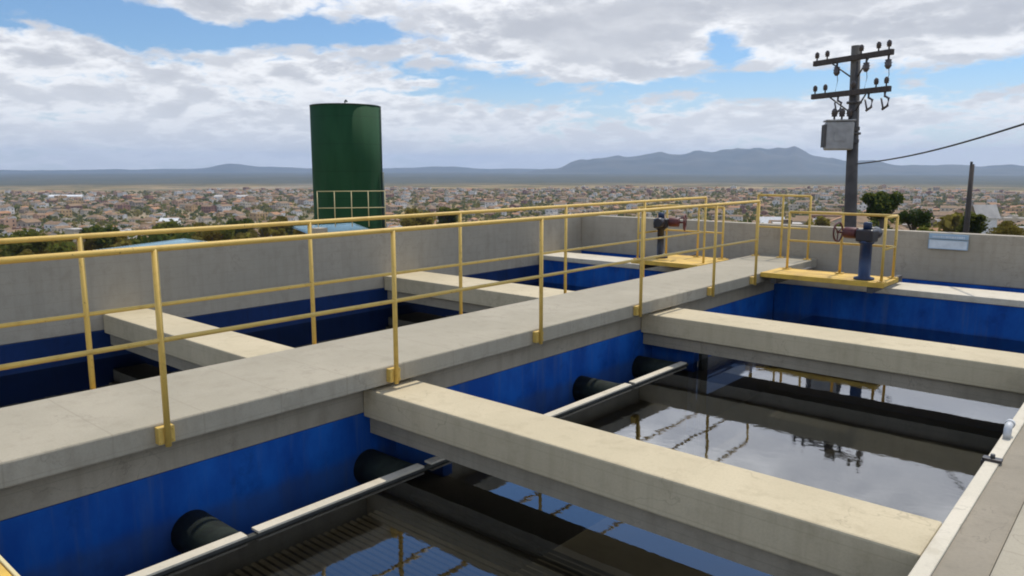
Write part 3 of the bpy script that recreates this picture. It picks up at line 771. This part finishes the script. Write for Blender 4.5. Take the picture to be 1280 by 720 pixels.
# ------------------------------------------------------------------ the town
WALLS = ['render_cream', 'render_whitewash', 'render_ochre', 'render_rose', 'render_brick', 'render_grey_render']
ROOFS = ['roof_clay', 'roof_brown', 'roof_pale']
def house_geo(wd, dp, h, style, rf, storeys=1):
    """walls, roof, windows as (verts, faces, slot) lists; origin at the middle of the floor"""
    V, F, I = [], [], []
    def quad(pts, s):
        i = len(V); V.extend(pts); F.append(tuple(range(i, i + len(pts)))); I.append(s)
    x, y = wd / 2, dp / 2
    quad([(-x, -y, -2), (x, -y, -2), (x, -y, h), (-x, -y, h)], 0); quad([(x, y, -2), (-x, y, -2), (-x, y, h), (x, y, h)], 0)
    quad([(x, -y, -2), (x, y, -2), (x, y, h), (x, -y, h)], 0); quad([(-x, y, -2), (-x, -y, -2), (-x, -y, h), (-x, y, h)], 0)
    o = .35
    if style == 'gable':
        rh = h + dp * .22
        quad([(-x - o, -y - o, h - .12), (x + o, -y - o, h - .12), (x + o, 0, rh), (-x - o, 0, rh)], 1)
        quad([(x + o, y + o, h - .12), (-x - o, y + o, h - .12), (-x - o, 0, rh), (x + o, 0, rh)], 1)
        quad([(x, -y, h), (x, y, h), (x, 0, rh - .08)], 0); quad([(-x, y, h), (-x, -y, h), (-x, 0, rh - .08)], 0)
    elif style == 'hip':
        rh = h + dp * .25; q = max(0.1, x - y)
        e = [(-x - o, -y - o, h - .1), (x + o, -y - o, h - .1), (x + o, y + o, h - .1), (-x - o, y + o, h - .1)]; r1, r2 = (-q, 0, rh), (q, 0, rh)
        quad([e[0], e[1], r2, r1], 1); quad([e[2], e[3], r1, r2], 1); quad([e[1], e[2], r2], 1); quad([e[3], e[0], r1], 1)
    else:
        quad([(-x, -y, h - .3), (x, -y, h - .3), (x, y, h - .3), (-x, y, h - .3)], 1)
        quad([(-x * .3, -y * .3, h + .9), (x * .1, -y * .3, h + .9), (x * .1, y * .3, h + .9), (-x * .3, y * .3, h + .9)], 0)
        quad([(-x * .3, -y * .3, h - .3), (x * .1, -y * .3, h - .3), (x * .1, -y * .3, h + .9), (-x * .3, -y * .3, h + .9)], 0)
        quad([(x * .1, -y * .3, h - .3), (x * .1, y * .3, h - .3), (x * .1, y * .3, h + .9), (x * .1, -y * .3, h + .9)], 0)
    for s in range(storeys):
        z0 = s * 2.9 + 1.0
        for sy in (-1, 1):
            n = max(2, int(wd / 3))
            for k in range(n):
                c = -x + wd * (k + .5) / n; p = [(c - .5, sy * (y + .02), z0), (c + .5, sy * (y + .02), z0), (c + .5, sy * (y + .02), z0 + 1.2), (c - .5, sy * (y + .02), z0 + 1.2)]
                quad(p if sy < 0 else p[::-1], 2)
        for sx in (-1, 1):
            for k in range(2):
                c = -y + dp * (k + .5) / 2; p = [(sx * (x + .02), c - .45, z0), (sx * (x + .02), c + .45, z0), (sx * (x + .02), c + .45, z0 + 1.2), (sx * (x + .02), c - .45, z0 + 1.2)]
                quad(p if sx > 0 else p[::-1], 2)
    return V, F, I
KINDS = []          # (wall, roof, style, storeys, geo, words)
rk = random.Random(21)
NAMES = {'render_cream': 'cream', 'render_whitewash': 'white', 'render_ochre': 'ochre', 'render_rose': 'pink', 'render_brick': 'brick', 'render_grey_render': 'grey'}
RN = {'roof_clay': 'red clay', 'roof_brown': 'brown', 'roof_pale': 'pale'}
for wall in WALLS:
    for style, roof, st in (('gable', 'roof_clay', 1), ('hip', 'roof_brown', 1), ('flat', 'roof_pale', 2), ('gable', 'roof_brown', 2)):
        wd, dp = rk.uniform(8, 13), rk.uniform(7, 9); h = 3.0 * st + .2
        KINDS.append((wall, roof, style, st, house_geo(wd, dp, h, style, roof, st), NAMES[wall], RN[roof], (wd, dp, h)))
# weight of each kind
WT = []
for k in KINDS: WT.append({'render_cream': 4, 'render_whitewash': 4, 'render_ochre': 2.6, 'render_rose': 1.3, 'render_brick': 1.6, 'render_grey_render': 1.2}[k[0]] * (1.0 if k[1] == 'roof_clay' else 1.2 if k[1] == 'roof_brown' else .8))
rt_ = random.Random(5)
grid = {}
def free(x, y, d):
    i, j = int(x // 20), int(y // 20)
    for a in (-1, 0, 1):
        for c in (-1, 0, 1):
            for (u, w, e) in grid.get((i + a, j + c), ()):
                if (u - x) ** 2 + (w - y) ** 2 < ((d + e) / 2) ** 2: return False
    return True
def hold(x, y, d): grid.setdefault((int(x // 20), int(y // 20)), []).append((x, y, d))
spots = []
from mathutils import noise as mn
def try_house(px, dist, d=13):
    p = survey(px, 250, dist)
    if free(p.x, p.y, d):
        hold(p.x, p.y, d); spots.append((dist, p.x, p.y)); return True
    return False
# near quarter on the right shoulder of the hill, then the plain
for k in range(420): try_house(rt_.uniform(780, 1330), rt_.uniform(190, 450), 14)
for k in range(420): try_house(rt_.uniform(480, 1330), rt_.uniform(330, 760), 14)
for k in range(150): try_house(rt_.uniform(-60, 700), rt_.uniform(380, 700), 17)
for k in range(7000):
    u = rt_.random(); dist = 560 + (2900 - 560) * u ** .62; px = rt_.uniform(-70, 1350)
    p = survey(px, 250, dist)
    g = mn.noise(Vector((p.x, p.y, 0)) / 330) * .5 + .5
    edge = 2450 + 500 * mn.noise(Vector((p.x / 500, p.y / 500, 7))) - (250 if px < 260 else 0)
    if dist > edge or rt_.random() > .25 + g: continue
    ang = .35 + (.5 if mn.noise(Vector((p.x / 600, p.y / 600, 2))) > 0 else 0)
    try_house(px, dist, 17)
spots.sort()
HM = {}
def house_obj(i, x, y, rz, s, label, parts):
    wall, roof, style, st, (V, F, I), wn, rn, dm = KINDS[i]; g = terrain(x, y)
    grp = '%s walled houses with %s %s roofs' % (wn, rn, style)
    if parts:
        t = empty('house', (x, y, g), rz); tag(t, label, 'house', grp)
        for slot, nm, mt in ((0, 'wall', wall), (1, 'roof', roof), (2, 'window', 'window_dark')):
            key = (i, slot)
            if key not in HM:
                ff = [f for f, q in zip(F, I) if q == slot]; used = sorted({v for f in ff for v in f}); mp = {v: k for k, v in enumerate(used)}
                HM[key] = raw_mesh(nm, [V[v] for v in used], [tuple(mp[v] for v in f) for f in ff], [mt])
            if slot == 2:
                me = HM[key]
                kk = (i, 'panes')
                if kk not in HM:                      # each window a mesh of its own
                    HM[kk] = []
                    for f, q in zip(F, I):
                        if q == 2:
                            c = sum((Vector(V[v]) for v in f), Vector()) / 4
                            HM[kk].append((c, raw_mesh('window', [tuple(Vector(V[v]) - c) for v in f], [(0, 1, 2, 3)], [mt])))
                for c, wm in HM[kk]:
                    wo = link('window', wm, t); wo.location = c
            else: link(nm, HM[key], t)
        t.scale = (s, s, s)
    else:
        if i not in HM: HM[i] = raw_mesh('house', V, F, [wall, roof, 'window_dark'], I)
        o = link('house', HM[i]); o.location = (x, y, g); o.rotation_euler = (0, 0, rz); o.scale = (s, s, s)
        tag(o, label, 'house', grp)
SV, SF, SI = [], [], []; SM = WALLS + ROOFS + ['window_dark']
for n, (dist, x, y) in enumerate(spots):
    i = rt_.choices(range(len(KINDS)), WT)[0]
    rz = .35 + (PI / 2 if rt_.random() < .5 else 0) + rt_.uniform(-.08, .08); s = rt_.choice((.72, .85, .95, 1.05, 1.1, 1.5)) if dist > 420 else rt_.uniform(.6, .85)
    if n < 285:
        wall, roof, style, st, geo, wn, rn, dm = KINDS[i]
        where = 'beyond the end wall' if dist < 420 else 'in the town below'
        lb = '%s %s house with %s %s roof in the town below' % ('two storey' if st == 2 else 'single storey', wn, rn, style)
        house_obj(i, x, y, rz, s, lb, n < 26)
    else:
        wall, roof, style, st, (V, F, I), wn, rn, dm = KINDS[i]; g = terrain(x, y); ca, sa = math.cos(rz) * s, math.sin(rz) * s; q = len(SV)
        SV += [(x + vx * ca - vy * sa, y + vx * sa + vy * ca, g + vz * s) for vx, vy, vz in V]
        SF += [tuple(v + q for v in f) for f in F]
        SI += [SM.index(wall) if k == 0 else SM.index(roof) if k == 1 else len(SM) - 1 for k in I]
o = link('town_houses', raw_mesh('town_houses', SV, SF, SM, SI)); tag(o, 'mass of small far houses filling the plain', 'houses', kind='stuff')

# long white sheds out in the town
def warehouse(px, py, dist, wpx, roofmat, label):
    c = survey(px, py, dist); g = terrain(c.x, c.y); L = wpx / FPX * dist; d = min(22, L * .6)
    t = empty('warehouse', (c.x, c.y, g), YAW + R(rnd.uniform(-8, 8))); tag(t, label, 'warehouse')
    MB().box(-L / 2, L / 2, -d / 2, d / 2, -3, 6).build('wall', 'white_paint', t)
    MB().face([(-L / 2 - .5, -d / 2 - .5, 5.9), (L / 2 + .5, -d / 2 - .5, 5.9), (L / 2 + .5, 0, 9), (-L / 2 - .5, 0, 9)]).face([(L / 2 + .5, d / 2 + .5, 5.9), (-L / 2 - .5, d / 2 + .5, 5.9), (-L / 2 - .5, 0, 9), (L / 2 + .5, 0, 9)]).build('roof', roofmat, t)
    x = -L / 2 + 3
    while x < L / 2 - 4: MB().box(x, x + 3, -d / 2 - .06, -d / 2 - .01, .2, 3.4).build('gate', 'window_dark', t); x += 9
warehouse(84, 244, 1850, 34, 'white_paint', 'long white warehouse far out at the left of the town')
warehouse(290, 246, 1700, 38, 'roof_pale', 'long pale warehouse left of the green tank')
warehouse(212, 270, 900, 20, 'white_paint', 'white roofed shed in the town between the two far warehouses')
warehouse(870, 262, 420, 34, 'white_paint', 'white low building above the end wall right of the slim pedestal')
warehouse(965, 268, 300, 26, 'white_paint', 'white shed above the end wall left of the platform railing')
warehouse(1230, 264, 210, 22, 'roof_pale', 'white shed with pale roof at the right above the end wall')

# town trees
FAR_CR = [crown_mesh('tree', mt, 170, .62, 2.6, 2.2, 6, 30 + s) for s, mt in enumerate(('leaf_dark', 'leaf_olive', 'leaf_green'))]
tr = random.Random(77); tspots = []
for k in range(17000):
    u = tr.random(); dist = 150 + 2700 * u ** .75; px = tr.uniform(-70, 1350)
    p = survey(px, 250, dist)
    if dist < 420 and px > 860 and tr.random() > .5: continue
    if free(p.x, p.y, 4 if dist < 700 else 2): tspots.append((dist, p.x, p.y))
tspots.sort()
TN = ['dark green', 'olive', 'fresh green']
LV, LF, LI = [], [], []
for n, (dist, x, y) in enumerate(tspots[:9500]):
    k = tr.choices((0, 1, 2), (3, 4, 1.6))[0]; s = tr.uniform(.7, 1.5); g = terrain(x, y)
    if n < 270:
        o = link('tree', FAR_CR[k]); o.location = (x, y, g + 2.3 * s); o.scale = (s, s, s); o.rotation_euler = (0, 0, tr.uniform(0, 6))
        tag(o, '%s round tree on the slope between the works and town' % TN[k], 'tree', '%s trees below the works' % TN[k])
    else:
        q = len(LV); r = random.Random(n)
        for j in range(16):
            u = Vector((r.gauss(0, 1), r.gauss(0, 1), r.gauss(0, 1))).normalized() * (r.random() ** .4)
            c = Vector((x, y, g + 2.2 * s)) + Vector((u.x * 2.6, u.y * 2.6, u.z * 2.0)) * s
            a = Vector((r.gauss(0, 1), r.gauss(0, 1), r.gauss(0, 1))).normalized(); bb = a.orthogonal().normalized(); i = len(LV)
            LV += [c + a * 1.2 * s, c + bb * .9 * s, c - a * 1.2 * s, c - bb * .9 * s]; LF.append((i, i + 1, i + 2, i + 3)); LI.append(k)
o = link('town_trees', raw_mesh('town_trees', LV, LF, ['leaf_dark', 'leaf_olive', 'leaf_green'], LI)); tag(o, 'scattered far trees between the houses of the town', 'trees', kind='stuff')

# ------------------------------------------------------------------ haze
hm = bpy.data.materials.new('haze_air'); hm.use_nodes = True; t = hm.node_tree
for n in list(t.nodes): t.nodes.remove(n)
o = t.nodes.new('ShaderNodeOutputMaterial'); pv = t.nodes.new('ShaderNodeVolumePrincipled'); t.links.new(pv.outputs[0], o.inputs['Volume'])
pv.inputs['Density'].default_value = 7.5e-5; pv.inputs['Color'].default_value = (.45, .58, .80, 1); pv.inputs['Anisotropy'].default_value = 0.2
MATS['haze'] = hm
o = MB().box(-13600, 13600, -13600, 13600, -76, 285).build('haze', 'haze'); tag(o, kind='stuff')
